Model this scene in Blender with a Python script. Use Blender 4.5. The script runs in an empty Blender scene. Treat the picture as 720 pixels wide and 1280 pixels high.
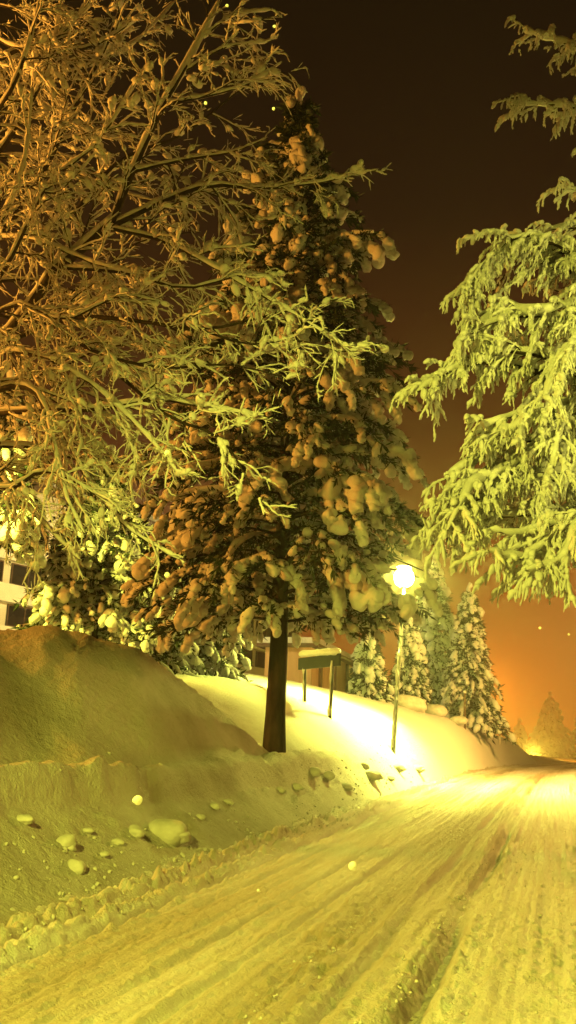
import bpy, math
import numpy as np
from mathutils import Vector, Matrix

S = bpy.context.scene
COL = S.collection
R_ = math.radians

# ---------------------------------------------------------------- camera
F = 1200.0            # focal length in pixels of the 1280 px tall photograph
CAMZ = 1.6
cam_d = bpy.data.cameras.new('camera')
cam = bpy.data.objects.new('camera', cam_d)
COL.objects.link(cam)
cam_d.sensor_fit = 'VERTICAL'
cam_d.sensor_height = 24.0
cam_d.lens = 24.0 * F / 1280.0
cam_d.clip_end = 3000
cam_d.clip_start = 0.05
CR = Matrix.Rotation(R_(90 + 14.0), 3, 'X') @ Matrix.Rotation(R_(2.0), 3, 'Z')
cam.matrix_world = Matrix.Translation((0, 0, CAMZ)) @ CR.to_4x4()
S.camera = cam
CRn = np.array(CR)


def at(px, py, Y):
    """world point seen at photograph pixel (px, py), Y metres down the street"""
    d = CRn @ np.array([(px - 360.0) / F, (640.0 - py) / F, -1.0])
    d = d * (Y / d[1])
    return np.array([d[0], d[1], CAMZ + d[2]])


# ---------------------------------------------------------------- objects
def tag(o, label=None, cat=None, group=None, kind=None):
    if label: o['label'] = label
    if cat: o['category'] = cat
    if group: o['group'] = group
    if kind: o['kind'] = kind
    return o


def empty(name, loc, label=None, cat=None, group=None, rz=0.0):
    o = bpy.data.objects.new(name, None)
    COL.objects.link(o)
    o.location = loc
    o.rotation_euler = (0, 0, rz)
    o.empty_display_size = 0.2
    return tag(o, label, cat, group)


class MB:
    """collects vertices and faces, builds ONE mesh object"""
    def __init__(s):
        s.v = []; s.q = []; s.t = []; s.qm = []; s.tm = []; s.n = 0

    def add(s, v, q=None, t=None, m=0):
        v = np.asarray(v, dtype=np.float64).reshape(-1, 3)
        if q is not None and len(q):
            q = np.asarray(q).reshape(-1, 4); s.q.append(q + s.n); s.qm.append(np.full(len(q), m))
        if t is not None and len(t):
            t = np.asarray(t).reshape(-1, 3); s.t.append(t + s.n); s.tm.append(np.full(len(t), m))
        s.v.append(v); s.n += len(v)
        return s

    def box(s, c, d, rz=0.0, m=0):
        c = np.array(c, float); d = np.array(d, float) / 2
        k = np.array([[x, y, z] for x in (-1, 1) for y in (-1, 1) for z in (-1, 1)], float) * d
        ca, sa = math.cos(rz), math.sin(rz)
        k = np.stack([k[:, 0] * ca - k[:, 1] * sa, k[:, 0] * sa + k[:, 1] * ca, k[:, 2]], 1) + c
        q = [(0, 1, 3, 2), (4, 6, 7, 5), (0, 4, 5, 1), (2, 3, 7, 6), (0, 2, 6, 4), (1, 5, 7, 3)]
        return s.add(k, q=q, m=m)

    def build(s, name, mats, parent=None, smooth=True, origin=None):
        v = np.concatenate(s.v)
        if origin is not None: v = v - np.asarray(origin)
        q = np.concatenate(s.q) if s.q else np.zeros((0, 4), int)
        t = np.concatenate(s.t) if s.t else np.zeros((0, 3), int)
        qm = np.concatenate(s.qm) if s.q else np.zeros(0, int)
        tm = np.concatenate(s.tm) if s.t else np.zeros(0, int)
        me = bpy.data.meshes.new(name)
        me.vertices.add(len(v)); me.vertices.foreach_set('co', v.astype(np.float32).ravel())
        loops = np.concatenate([q.ravel(), t.ravel()]).astype(np.int32)
        me.loops.add(len(loops)); me.loops.foreach_set('vertex_index', loops)
        nf = len(q) + len(t)
        starts = np.concatenate([np.arange(len(q)) * 4, len(q) * 4 + np.arange(len(t)) * 3]).astype(np.int32)
        me.polygons.add(nf); me.polygons.foreach_set('loop_start', starts)
        me.polygons.foreach_set('material_index', np.concatenate([qm, tm]).astype(np.int32))
        me.update(calc_edges=True)
        me.polygons.foreach_set('use_smooth', np.full(nf, bool(smooth)))
        me.validate()
        if not isinstance(mats, (list, tuple)): mats = [mats]
        for m in mats: me.materials.append(m)
        o = bpy.data.objects.new(name, me)
        COL.objects.link(o)
        if parent is not None: o.parent = parent
        return o


def copy_tree(o, parent=None):
    c = o.copy(); COL.objects.link(c)
    if parent is not None: c.parent = parent
    for ch in list(o.children): copy_tree(ch, c)
    return c


def nrm(a):
    return a / np.maximum(np.linalg.norm(a, axis=-1, keepdims=True), 1e-9)


def tubes(mb, P, R, sides=5, m=0, rng=None, jit=0.0, flat=1.0):
    """P (n,k,3) paths, R (n,k) radii -> tubes"""
    P = np.asarray(P, float); R = np.asarray(R, float)
    n, k, _ = P.shape
    if n == 0: return
    T = nrm(np.gradient(P, axis=1))
    ref = np.zeros((n, 1, 3)); ref[..., 2] = 1
    vert = np.abs(T[:, :, 2]).mean(1) > 0.8
    ref[vert] = (1, 0, 0)
    B = nrm(np.cross(T, ref)); N = np.cross(B, T)
    a = np.arange(sides) * 2 * math.pi / sides
    rr = R[:, :, None]
    if jit and rng is not None:
        rr = rr * (1 + jit * rng.uniform(-1, 1, (n, k, sides)))
    else:
        rr = np.repeat(rr, sides, 2)
    v = P[:, :, None, :] + (rr * np.cos(a))[..., None] * B[:, :, None, :] + (rr * np.sin(a) * flat)[..., None] * N[:, :, None, :]
    idx = np.arange(n * k * sides).reshape(n, k, sides)
    i0 = idx[:, :-1, :]; i1 = idx[:, 1:, :]
    q = np.stack([i0, np.roll(i0, -1, 2), np.roll(i1, -1, 2), i1], -1).reshape(-1, 4)
    mb.add(v.reshape(-1, 3), q=q, m=m)


def ico(sub):
    t = (1 + 5 ** .5) / 2
    v = [(-1, t, 0), (1, t, 0), (-1, -t, 0), (1, -t, 0), (0, -1, t), (0, 1, t), (0, -1, -t), (0, 1, -t), (t, 0, -1), (t, 0, 1), (-t, 0, -1), (-t, 0, 1)]
    f = [(0, 11, 5), (0, 5, 1), (0, 1, 7), (0, 7, 10), (0, 10, 11), (1, 5, 9), (5, 11, 4), (11, 10, 2), (10, 7, 6), (7, 1, 8), (3, 9, 4), (3, 4, 2), (3, 2, 6), (3, 6, 8), (3, 8, 9), (4, 9, 5), (2, 4, 11), (6, 2, 10), (8, 6, 7), (9, 8, 1)]
    v = [np.array(x, float) / np.linalg.norm(x) for x in v]
    for _ in range(sub):
        c = {}; nf = []
        def mid(a, b):
            k = (min(a, b), max(a, b))
            if k not in c:
                x = v[a] + v[b]; v.append(x / np.linalg.norm(x)); c[k] = len(v) - 1
            return c[k]
        for a, b, d in f:
            x, y, z = mid(a, b), mid(b, d), mid(d, a)
            nf += [(a, x, z), (b, y, x), (d, z, y), (x, y, z)]
        f = nf
    return np.array(v), np.array(f)


ICO = {i: ico(i) for i in range(5)}


def blobs(mb, C, D, A, rng, sub=1, amp=.16, m=0, freq=2.6):
    """lumpy ellipsoids: centres C, long axis directions D, radii A (n,3) with A[:,0] along D"""
    C = np.asarray(C, float); D = nrm(np.asarray(D, float)); A = np.asarray(A, float)
    n = len(C)
    if n == 0: return
    V, T = ICO[sub]
    k = len(V)
    ref = np.tile(np.array([0, 0, 1.0]), (n, 1)); ref[np.abs(D[:, 2]) > .85] = (1, 0, 0)
    B = nrm(np.cross(D, ref)); N = np.cross(B, D)
    ns = np.zeros((n, k))
    for _ in range(3):
        w = rng.normal(0, freq, (n, 3)); ph = rng.uniform(0, 6.28, (n, 1))
        ns += np.sin(w @ V.T + ph)
    rad = 1 + amp * ns
    L = V[None] * rad[..., None] * A[:, None, :]
    v = C[:, None, :] + L[..., 0:1] * D[:, None] + L[..., 1:2] * B[:, None] + L[..., 2:3] * N[:, None]
    t = (T[None] + (np.arange(n) * k)[:, None, None]).reshape(-1, 3)
    mb.add(v.reshape(-1, 3), t=t, m=m)


def blades(mb, P, D, L, W, rng, m=0):
    """thin double-pointed needle tufts: root P, direction D, length L, width W"""
    n = len(P)
    D = nrm(D); s = nrm(np.cross(D, rng.normal(0, 1, (n, 3))))
    L = np.asarray(L).reshape(-1, 1); W = np.asarray(W).reshape(-1, 1)
    v = np.stack([P, P + D * L * .45 + s * W, P + D * L, P + D * L * .45 - s * W], 1)
    mb.add(v.reshape(-1, 3), q=np.arange(n * 4).reshape(-1, 4), m=m)


def pixel_of(P):
    """photograph pixel of world points"""
    q = (np.asarray(P) - (0, 0, CAMZ)) @ CRn
    return 360 + F * q[..., 0] / -q[..., 2], 640 - F * q[..., 1] / -q[..., 2]


def open_gap(P, r):
    """True where a twig does not grow in the open gap round the street lamp"""
    x, y = pixel_of(P)
    return np.hypot(x - 505, y - 720) > r


def resample(pts, k):
    """smooth (Catmull-Rom) resampling of a polyline to k points"""
    p = np.asarray(pts, float)
    if len(p) < 3:
        return np.linspace(p[0], p[-1], k)
    q = np.vstack([2 * p[0] - p[1], p, 2 * p[-1] - p[-2]])
    out = []
    u = np.linspace(0, len(p) - 1 - 1e-6, k)
    for x in u:
        i = int(x); t = x - i
        a, b, c, d = q[i:i + 4]
        out.append(.5 * ((2 * b) + (-a + c) * t + (2 * a - 5 * b + 4 * c - d) * t * t + (-a + 3 * b - 3 * c + d) * t ** 3))
    return np.array(out)


# value noise ----------------------------------------------------------
def _hash(ix, iy, seed):
    h = (ix.astype(np.int64) * 374761393 + iy.astype(np.int64) * 668265263 + seed * 1442695041) & 0xffffffff
    h = ((h ^ (h >> 13)) * 1274126177) & 0xffffffff
    h = h ^ (h >> 16)
    return (h & 0xffff) / 65535.0


def vnoise(x, y, seed=0):
    ix = np.floor(x); iy = np.floor(y); fx = x - ix; fy = y - iy
    fx = fx * fx * (3 - 2 * fx); fy = fy * fy * (3 - 2 * fy)
    ix = ix.astype(np.int64); iy = iy.astype(np.int64)
    a = _hash(ix, iy, seed); b = _hash(ix + 1, iy, seed); c = _hash(ix, iy + 1, seed); d = _hash(ix + 1, iy + 1, seed)
    return (a + (b - a) * fx + (c - a) * fy + (a - b - c + d) * fx * fy) * 2 - 1


def fbm(x, y, seed=0, o=4, g=.5):
    s = 0; a = 1.0
    for i in range(o):
        s = s + a * vnoise(x * 2 ** i, y * 2 ** i, seed + i * 17); a *= g
    return s


def sst(a, b, x):
    t = np.clip((x - a) / (b - a), 0, 1)
    return t * t * (3 - 2 * t)


# ---------------------------------------------------------------- materials
def nodes(name):
    m = bpy.data.materials.new(name); m.use_nodes = True
    nt = m.node_tree; nt.nodes.clear()
    out = nt.nodes.new('ShaderNodeOutputMaterial')
    return m, nt, out


def N(nt, t, **kw):
    n = nt.nodes.new(t)
    for k, v in kw.items():
        if k.startswith('i_'):
            n.inputs[k[2:].replace('_', ' ')].default_value = v
        else:
            setattr(n, k, v)
    return n


def ramp(nt, stops):
    r = nt.nodes.new('ShaderNodeValToRGB')
    e = r.color_ramp.elements
    e[0].position, e[0].color = stops[0][0], (*stops[0][1], 1)
    e[1].position, e[1].color = stops[-1][0], (*stops[-1][1], 1)
    for p, c in stops[1:-1]:
        x = e.new(p); x.color = (*c, 1)
    return r


def simple(name, c1, c2, scale=6, rough=.8, bump=0.0, bscale=30, metallic=0.0, stretch=(1, 1, 1), spec=.3, trans=0.0):
    m, nt, out = nodes(name)
    tc = N(nt, 'ShaderNodeTexCoord'); mp = N(nt, 'ShaderNodeMapping'); mp.inputs['Scale'].default_value = stretch
    nt.links.new(tc.outputs['Object'], mp.inputs['Vector'])
    no = N(nt, 'ShaderNodeTexNoise', i_Scale=scale, i_Detail=5.0); nt.links.new(mp.outputs[0], no.inputs['Vector'])
    r = ramp(nt, [(.32, c1), (.68, c2)]); nt.links.new(no.outputs['Fac'], r.inputs['Fac'])
    b = N(nt, 'ShaderNodeBsdfPrincipled', i_Roughness=rough, i_Metallic=metallic)
    b.inputs['Specular IOR Level'].default_value = spec
    nt.links.new(r.outputs['Color'], b.inputs['Base Color'])
    if bump:
        n2 = N(nt, 'ShaderNodeTexNoise', i_Scale=bscale, i_Detail=4.0); nt.links.new(mp.outputs[0], n2.inputs['Vector'])
        bp = N(nt, 'ShaderNodeBump', i_Strength=1.0, i_Distance=bump); nt.links.new(n2.outputs['Fac'], bp.inputs['Height'])
        nt.links.new(bp.outputs['Normal'], b.inputs['Normal'])
    last = b.outputs[0]
    if trans:
        tr = N(nt, 'ShaderNodeBsdfTranslucent'); nt.links.new(r.outputs['Color'], tr.inputs['Color'])
        mx = N(nt, 'ShaderNodeMixShader'); mx.inputs[0].default_value = trans
        nt.links.new(b.outputs[0], mx.inputs[1]); nt.links.new(tr.outputs[0], mx.inputs[2]); last = mx.outputs[0]
    nt.links.new(last, out.inputs['Surface'])
    return m


M = {}
M['snow_tree'] = simple('snow_on_branches', (.74, .75, .77), (.86, .87, .89), 4, .7, .015, 22, trans=.38)
M['snow_twig'] = simple('snow_on_twigs', (.70, .71, .73), (.84, .85, .87), 9, .7, 0, trans=.15)
M['frost'] = simple('hoarfrost_snow', (.70, .72, .72), (.85, .87, .88), 7, .7, 0, trans=.3)
M['bark'] = simple('dark_bark', (.010, .007, .005), (.038, .026, .018), 9, .9, .02, 26, stretch=(1, 1, .3))
M['needle'] = simple('spruce_needles', (.010, .022, .008), (.03, .05, .018), 3, .7)
M['needle_dark'] = simple('dark_needles', (.02, .025, .014), (.05, .05, .028), 3, .7)
M['snow_lump'] = simple('snow_block', (.44, .44, .42), (.60, .60, .59), 5, .75, .012, 30)
M['metal'] = simple('galvanised_pole', (.22, .24, .22), (.42, .44, .42), 14, .45, .004, 60, metallic=.4)
M['dark_metal'] = simple('dark_painted_metal', (.015, .017, .016), (.03, .032, .03), 12, .5)
M['sign'] = simple('dark_board', (.006, .007, .006), (.014, .015, .013), 5, .6, .003, 40)
M['plaster'] = simple('cream_plaster', (.62, .56, .44), (.72, .66, .54), .8, .85, .004, 30)
M['plaster2'] = simple('parapet_render', (.70, .64, .50), (.78, .72, .58), 1.2, .85, .004, 30)
M['brown'] = simple('brown_column', (.07, .04, .025), (.12, .07, .04), 3, .7)
M['rail'] = simple('dark_railing', (.03, .025, .02), (.05, .04, .03), 5, .6)
M['glass'] = simple('dark_window_glass', (.012, .010, .010), (.03, .022, .02), .6, .12, spec=.5)
M['wood'] = simple('weathered_orange_boards', (.50, .30, .16), (.62, .42, .26), 3, .8, .01, 12, stretch=(1, 1, .1))
M['marker'] = simple('pale_marker_paint', (.62, .60, .56), (.75, .73, .68), 10, .6)
M['flake'] = simple('snowflake_ice', (.9, .91, .93), (.95, .96, .98), 10, .6, trans=.5)

# snow ground ----------------------------------------------------------
def snow_ground_mat():
    m, nt, out = nodes('piled_snow')
    tc = N(nt, 'ShaderNodeTexCoord')
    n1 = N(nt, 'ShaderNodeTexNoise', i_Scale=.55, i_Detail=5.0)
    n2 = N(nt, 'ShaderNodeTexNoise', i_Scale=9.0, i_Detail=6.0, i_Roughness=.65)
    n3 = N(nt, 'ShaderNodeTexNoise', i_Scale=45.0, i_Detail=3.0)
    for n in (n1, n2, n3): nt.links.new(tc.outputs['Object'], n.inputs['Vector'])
    r = ramp(nt, [(.35, (.33, .31, .27)), (.65, (.54, .53, .51))]); nt.links.new(n1.outputs['Fac'], r.inputs['Fac'])  # dark tones put the shade of the near bank and pile into the colour
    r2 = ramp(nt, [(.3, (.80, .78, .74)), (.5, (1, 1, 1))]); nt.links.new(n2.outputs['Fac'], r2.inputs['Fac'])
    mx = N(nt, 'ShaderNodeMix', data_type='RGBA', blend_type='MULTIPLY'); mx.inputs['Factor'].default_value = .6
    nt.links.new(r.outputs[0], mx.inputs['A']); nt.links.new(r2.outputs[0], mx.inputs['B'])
    at_ = N(nt, 'ShaderNodeAttribute'); at_.attribute_name = 'unshaded'
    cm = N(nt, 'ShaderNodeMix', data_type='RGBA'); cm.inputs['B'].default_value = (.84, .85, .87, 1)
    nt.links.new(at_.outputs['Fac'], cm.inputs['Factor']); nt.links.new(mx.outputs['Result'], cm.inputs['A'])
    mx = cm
    ad = N(nt, 'ShaderNodeMath', operation='MULTIPLY_ADD'); nt.links.new(n3.outputs['Fac'], ad.inputs[0]); ad.inputs[1].default_value = .35
    nt.links.new(n2.outputs['Fac'], ad.inputs[2])
    bp = N(nt, 'ShaderNodeBump', i_Strength=1.0, i_Distance=.07); nt.links.new(ad.outputs[0], bp.inputs['Height'])
    b = N(nt, 'ShaderNodeBsdfPrincipled', i_Roughness=.75); b.inputs['Specular IOR Level'].default_value = .2
    nt.links.new(mx.outputs['Result'], b.inputs['Base Color']); nt.links.new(bp.outputs[0], b.inputs['Normal'])
    nt.links.new(b.outputs[0], out.inputs['Surface'])
    return m


def road_mat():
    """packed snow: the object's own (u, s) lane coordinates are stored in a UV map"""
    m, nt, out = nodes('packed_snow_road')
    uv = N(nt, 'ShaderNodeUVMap'); uv.uv_map = 'lane'
    mp = N(nt, 'ShaderNodeMapping'); mp.inputs['Scale'].default_value = (1.0, .10, 1)
    nt.links.new(uv.outputs[0], mp.inputs['Vector'])
    w = N(nt, 'ShaderNodeTexNoise', i_Scale=1.0, i_Detail=6.0, i_Roughness=.6)       # broad wheel-polished bands
    nt.links.new(mp.outputs[0], w.inputs['Vector'])
    mp2 = N(nt, 'ShaderNodeMapping'); mp2.inputs['Scale'].default_value = (9.0, .22, 1)
    nt.links.new(uv.outputs[0], mp2.inputs['Vector'])
    f = N(nt, 'ShaderNodeTexNoise', i_Scale=1.6, i_Detail=5.0); nt.links.new(mp2.outputs[0], f.inputs['Vector'])
    tc = N(nt, 'ShaderNodeTexCoord')
    g = N(nt, 'ShaderNodeTexNoise', i_Scale=26.0, i_Detail=5.0, i_Roughness=.75); nt.links.new(tc.outputs['Object'], g.inputs['Vector'])
    att = N(nt, 'ShaderNodeAttribute'); att.attribute_name = 'packed'
    ad = N(nt, 'ShaderNodeMath', operation='MULTIPLY_ADD'); nt.links.new(w.outputs['Fac'], ad.inputs[0]); ad.inputs[1].default_value = .55
    nt.links.new(att.outputs['Fac'], ad.inputs[2])
    ad2 = N(nt, 'ShaderNodeMath', operation='MULTIPLY_ADD'); nt.links.new(f.outputs['Fac'], ad2.inputs[0]); ad2.inputs[1].default_value = .55
    nt.links.new(ad.outputs[0], ad2.inputs[2])
    r = ramp(nt, [(.46, (.84, .85, .87)), (.72, (.62, .59, .52)), (1.0, (.36, .31, .22))])
    nt.links.new(ad2.outputs[0], r.inputs['Fac'])
    bh = N(nt, 'ShaderNodeMath', operation='MULTIPLY_ADD'); nt.links.new(f.outputs['Fac'], bh.inputs[0]); bh.inputs[1].default_value = .9
    nt.links.new(g.outputs['Fac'], bh.inputs[2])
    bp = N(nt, 'ShaderNodeBump', i_Strength=1.0, i_Distance=.06); nt.links.new(bh.outputs[0], bp.inputs['Height'])
    b = N(nt, 'ShaderNodeBsdfPrincipled', i_Roughness=.55); b.inputs['Specular IOR Level'].default_value = .35
    sl = N(nt, 'ShaderNodeAttribute'); sl.attribute_name = 'slush'
    mx = N(nt, 'ShaderNodeMix', data_type='RGBA'); mx.inputs['B'].default_value = (.27, .26, .30, 1)
    ms = N(nt, 'ShaderNodeMath', operation='MULTIPLY'); ms.inputs[1].default_value = .85; nt.links.new(sl.outputs['Fac'], ms.inputs[0])
    nt.links.new(ms.outputs[0], mx.inputs['Factor']); nt.links.new(r.outputs[0], mx.inputs['A'])
    nt.links.new(mx.outputs['Result'], b.inputs['Base Color']); nt.links.new(bp.outputs[0], b.inputs['Normal'])
    nt.links.new(b.outputs[0], out.inputs['Surface'])
    return m


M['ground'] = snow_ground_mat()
M['road'] = road_mat()

# ---------------------------------------------------------------- terrain
def edge_x(Y):
    return -4.5 + .28 * Y + .0015 * np.maximum(Y - 30, 0) ** 2 * (Y < 400)


def road_z(Y):
    """climbs gently, crests at about 80 m and drops away"""
    Y = np.asarray(Y, float)
    z = .02 * np.minimum(Y, 50)
    a = np.clip(Y - 50, 0, 60)
    z = z + .02 * (a - a * a / 60)
    z = z - .02 * np.clip(Y - 110, 0, 200)
    return z


DS = np.array([0, .5, 1.0, 1.5, 2.0, 3.0, 4.5, 6.5, 9, 14, 25, 60], float)
ROWS = {
    -30: [0, .3, .7, 1.0, 1.1, 1.5, 2.0, 2.4, 2.6, 2.8, 3.2, 4],
    8:  [0, .22, .48, .78, .95, 1.4, 1.9, 2.2, 2.4, 2.6, 3.0, 4],
    13: [0, .26, .55, .82, .95, 1.15, 1.9, 2.2, 2.4, 2.6, 3.0, 4],
    18: [0, .32, .66, .92, 1.05, 1.5, 2.0, 2.3, 2.5, 2.8, 3.2, 4],
    23: [0, .45, .9, 1.15, 1.5, 2.0, 2.5, 2.95, 3.3, 3.6, 4, 5],
    30: [0, .5, 1.0, 1.45, 1.9, 2.4, 2.9, 3.2, 3.5, 3.9, 4.4, 6],
    38: [0, .8, 1.4, 1.9, 2.2, 2.6, 3.1, 3.5, 3.8, 4.2, 5, 7],
    45: [0, .8, 1.4, 1.9, 2.3, 2.8, 3.2, 3.6, 4.0, 4.4, 5.4, 7.5],
    52: [0, 1.0, 1.8, 2.3, 2.6, 2.8, 3.1, 3.4, 3.9, 4.6, 6, 8],
    62: [0, 1.2, 1.9, 2.1, 2.2, 2.3, 2.6, 3.0, 3.6, 4.6, 6.4, 8],
    70: [0, .9, 1.5, 1.75, 1.85, 1.9, 2.0, 2.2, 2.6, 4.0, 5.8, 7.6],
    80: [0, .2, .4, .6, .7, .8, .9, 1.0, 1.5, 3.0, 5, 7],
    110: [0, .1, .2, .3, .4, .5, .6, .7, .8, 1.0, 2, 4],
    600: [0, .1, .2, .3, .4, .5, .6, .7, .8, 1.0, 2, 4],
}
YS = np.array(sorted(ROWS), float)
TAB = np.array([ROWS[int(y)] for y in YS], float)


def _pchip(xs, ys, x):
    """monotone-ish cubic interpolation along the last axis; ys (..., n) with matching x (...)"""
    i = np.clip(np.searchsorted(xs, x) - 1, 0, len(xs) - 2)
    t = np.clip((x - xs[i]) / (xs[i + 1] - xs[i]), 0, 1)
    return i, t


def bank(d, Y):
    d = np.clip(d, 0, 59.9); Y = np.clip(Y, -29.9, 599)
    i, t = _pchip(DS, None, d); j, s = _pchip(YS, None, Y)

    def row(jj):
        jj = np.clip(jj, 0, len(YS) - 1)
        y0 = TAB[jj, np.clip(i - 1, 0, len(DS) - 1)]; y1 = TAB[jj, i]; y2 = TAB[jj, i + 1]; y3 = TAB[jj, np.clip(i + 2, 0, len(DS) - 1)]
        h = DS[i + 1] - DS[i]
        h0 = np.maximum(DS[i] - DS[np.clip(i - 1, 0, None)], 1e-3); h2 = np.maximum(DS[np.clip(i + 2, None, len(DS) - 1)] - DS[i + 1], 1e-3)
        dl = (y2 - y1) / h
        m1 = np.where(i > 0, .5 * ((y1 - y0) / h0 + dl), dl) * h
        m2 = np.where(i < len(DS) - 2, .5 * ((y3 - y2) / h2 + dl), dl) * h
        return (2 * t**3 - 3 * t**2 + 1) * y1 + (t**3 - 2 * t**2 + t) * m1 + (-2 * t**3 + 3 * t**2) * y2 + (t**3 - t**2) * m2
    s2 = s * s * (3 - 2 * s)
    return row(j) * (1 - s2) + row(j + 1) * s2


# crest line of the big pile on the left: world (x, y, z)
MC = np.array([at(-420, 795, 11.0), at(-150, 785, 13.5), at(0, 784, 15), at(60, 784, 15.6), at(130, 800, 16.5), at(180, 816, 17.4), at(230, 850, 18.4), at(290, 900, 19.6), at(335, 938, 20.6)])
MCx = resample(MC, 90)


def heights(X, Y):
    d = edge_x(Y) - X
    rz = road_z(Y)
    L = rz + bank(d, Y)
    # plough ridge standing on the low bank: little cornice with a steep broken face
    rp0 = np.interp(Y, [10, 14, 18, 23], [1.6, 1.4, 1.12, 1.0])
    rp = rp0 + .10 * vnoise(Y * .5, Y * 0, 3) + .03 * vnoise(Y * 2.3, Y * 0, 9)
    amp = (1 - sst(21, 27, Y)) * sst(2, 6, Y)
    L = L + amp * (.34 * sst(rp - .30, rp - .02, d) * (1 - .75 * sst(rp + .1, rp + 1.0, d)) - .06)
    # the big pile
    shp = X.shape
    P = np.stack([X.ravel(), Y.ravel()], 1)
    m = (P[:, 0] < 3) & (P[:, 1] < 26) & (P[:, 1] > 2) & (P[:, 0] > -22)
    add = np.zeros(len(P)); base = L.ravel().copy()
    Q = P[m]
    best = np.full(len(Q), 1e9); dcr = np.zeros(len(Q)); bz = np.zeros(len(Q)); side = np.zeros(len(Q))
    tg = np.gradient(MCx[:, :2], axis=0)
    for k in range(len(MCx)):
        dx = Q[:, 0] - MCx[k, 0]; dy = Q[:, 1] - MCx[k, 1]
        dd = np.hypot(dx, dy)
        u = dd < best
        best[u] = dd[u]; bz[u] = MCx[k, 2]; dcr[u] = float(edge_x(MCx[k, 1])) - MCx[k, 0]
        cr = tg[k, 0] * dy - tg[k, 1] * dx
        side[u] = np.sign(cr[u])
    # near (road) side falls with a long face, far side faster
    wn = np.clip(dcr - np.interp(Q[:, 1], [10, 14, 18, 23], [1.6, 1.4, 1.12, 1.0]) - .12, .6, 2.3) + .12 * vnoise(Q[:, 0] * .8, Q[:, 1] * .8, 31); wf = 3.0
    w = np.where(side < 0, wn, wf)
    x = np.clip(best / w, 0, 1)
    f = np.where(side < 0, (1 - x) ** 1.15 * (1 + .25 * x), (1 - x * x) ** 2)
    f = np.where(best < .5, f * (1 - .0) , f)
    lowk = sst(0, 1, (bz - 1.4) / 1.2)
    # flutes and slumps running down the face
    fl = .07 * vnoise(Q[:, 0] * 1.1 + Q[:, 1] * .35, Q[:, 1] * .22 + 5, 44) + .03 * vnoise(Q[:, 0] * 2.7 + Q[:, 1] * .9, Q[:, 1] * .5, 47)
    b = base[m]
    top = np.maximum(bz - b, 0)
    add[m] = top * f + fl * lowk * (f > .02) * np.minimum(1, 4 * f) * sst(1.0, .75, f) * np.minimum(top, 1)
    L = (base + add).reshape(shp)
    L = L - amp * .16 * np.exp(-((d - rp - .38) / .2) ** 2)
    # general lumpiness of the bank
    ed = sst(0.0, .5, d)
    near = 1 - sst(30, 60, Y)
    L = L + ed * (.04 * fbm(X * .9, Y * .7, 61, 3) + .03 * near * fbm(X * 3.2 + Y * 1.2, Y * 2.2, 77, 4))
    rub = ed * (1 - sst(1.35, 1.7, d)) * near
    cl = np.maximum(vnoise(X * 5.2, Y * 4.2, 81), 0) ** 1.3 * .10 + np.maximum(vnoise(X * 12, Y * 10, 83), 0) * .045
    L = L + rub * (cl * (.35 + .65 * sst(-.2, .4, vnoise(X * .9, Y * .5, 88))))
    # broken steep face of the ridge
    L = L + amp * np.exp(-((d - rp + .12) / .14) ** 2) * (.05 * vnoise(X * 9, Y * 9, 91) + .03 * vnoise(X * 20, Y * 20, 93))
    # right-hand side bank
    dr = X - (edge_x(Y) + 10.5)
    R = rz + .9 * sst(0, 2.5, dr) + .6 * sst(2, 9, dr) + .08 * fbm(X * .8, Y * .8, 51, 3)
    road = rz - .12
    out = np.where(d > 0, np.maximum(L, road), np.where(dr > 0, R, road))
    return out


def ground_at(x, y):
    return float(heights(np.array([[x]], float), np.array([[y]], float))[0, 0])


def fan_grid(ycs, ts):
    T, Yg = np.meshgrid(ts, ycs)
    return T * Yg, Yg


def grid_faces(nr, nc):
    i = np.arange(nr * nc).reshape(nr, nc)
    return np.stack([i[:-1, :-1], i[:-1, 1:], i[1:, 1:], i[1:, :-1]], -1).reshape(-1, 4)


def build_ground():
    # rows spaced finely in the near field; columns dense where banks and lane edges run
    ys = [-30, -20, -12, -6, -2, 0, 1, 2, 2.6]
    y = 3.0
    while y < 120: ys.append(y); y *= 1.0085
    while y < 900: ys.append(y); y *= 1.06
    ys = np.array(ys)
    tt = np.concatenate([np.linspace(-1, 0, 420) ** 1, np.linspace(0, 1, 60)[1:]])
    X = []; 
    for yy in ys:
        # lateral coordinate: dense from the road edge out to 10 m, then stretching to the side
        e = float(edge_x(np.array(yy)))
        span = 7 + .16 * max(yy, 0)
        a = np.linspace(0, 1, 470)
        left = e + .25 - (span * a + (260 - span) * np.clip((a - .86) / .14, 0, 1) ** 3)
        b = np.linspace(0, 1, 70)[1:]
        right = e + .25 + (14 * b + 260 * np.clip((b - .7) / .3, 0, 1) ** 3)
        X.append(np.concatenate([left[::-1], right]))
    X = np.array(X); Yg = np.repeat(ys[:, None], X.shape[1], 1)
    Z = heights(X, Yg)
    mb = MB(); mb.add(np.stack([X, Yg, Z], -1).reshape(-1, 3), q=grid_faces(*X.shape))
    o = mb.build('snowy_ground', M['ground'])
    cl = sst(21, 27, Yg)  # zero on the near bank and pile, where shade is painted in
    a = o.data.attributes.new('unshaded', 'FLOAT', 'POINT'); a.data.foreach_set('value', cl.astype(np.float32).ravel())
    tag(o, kind='structure')
    return o


build_ground()


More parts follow.
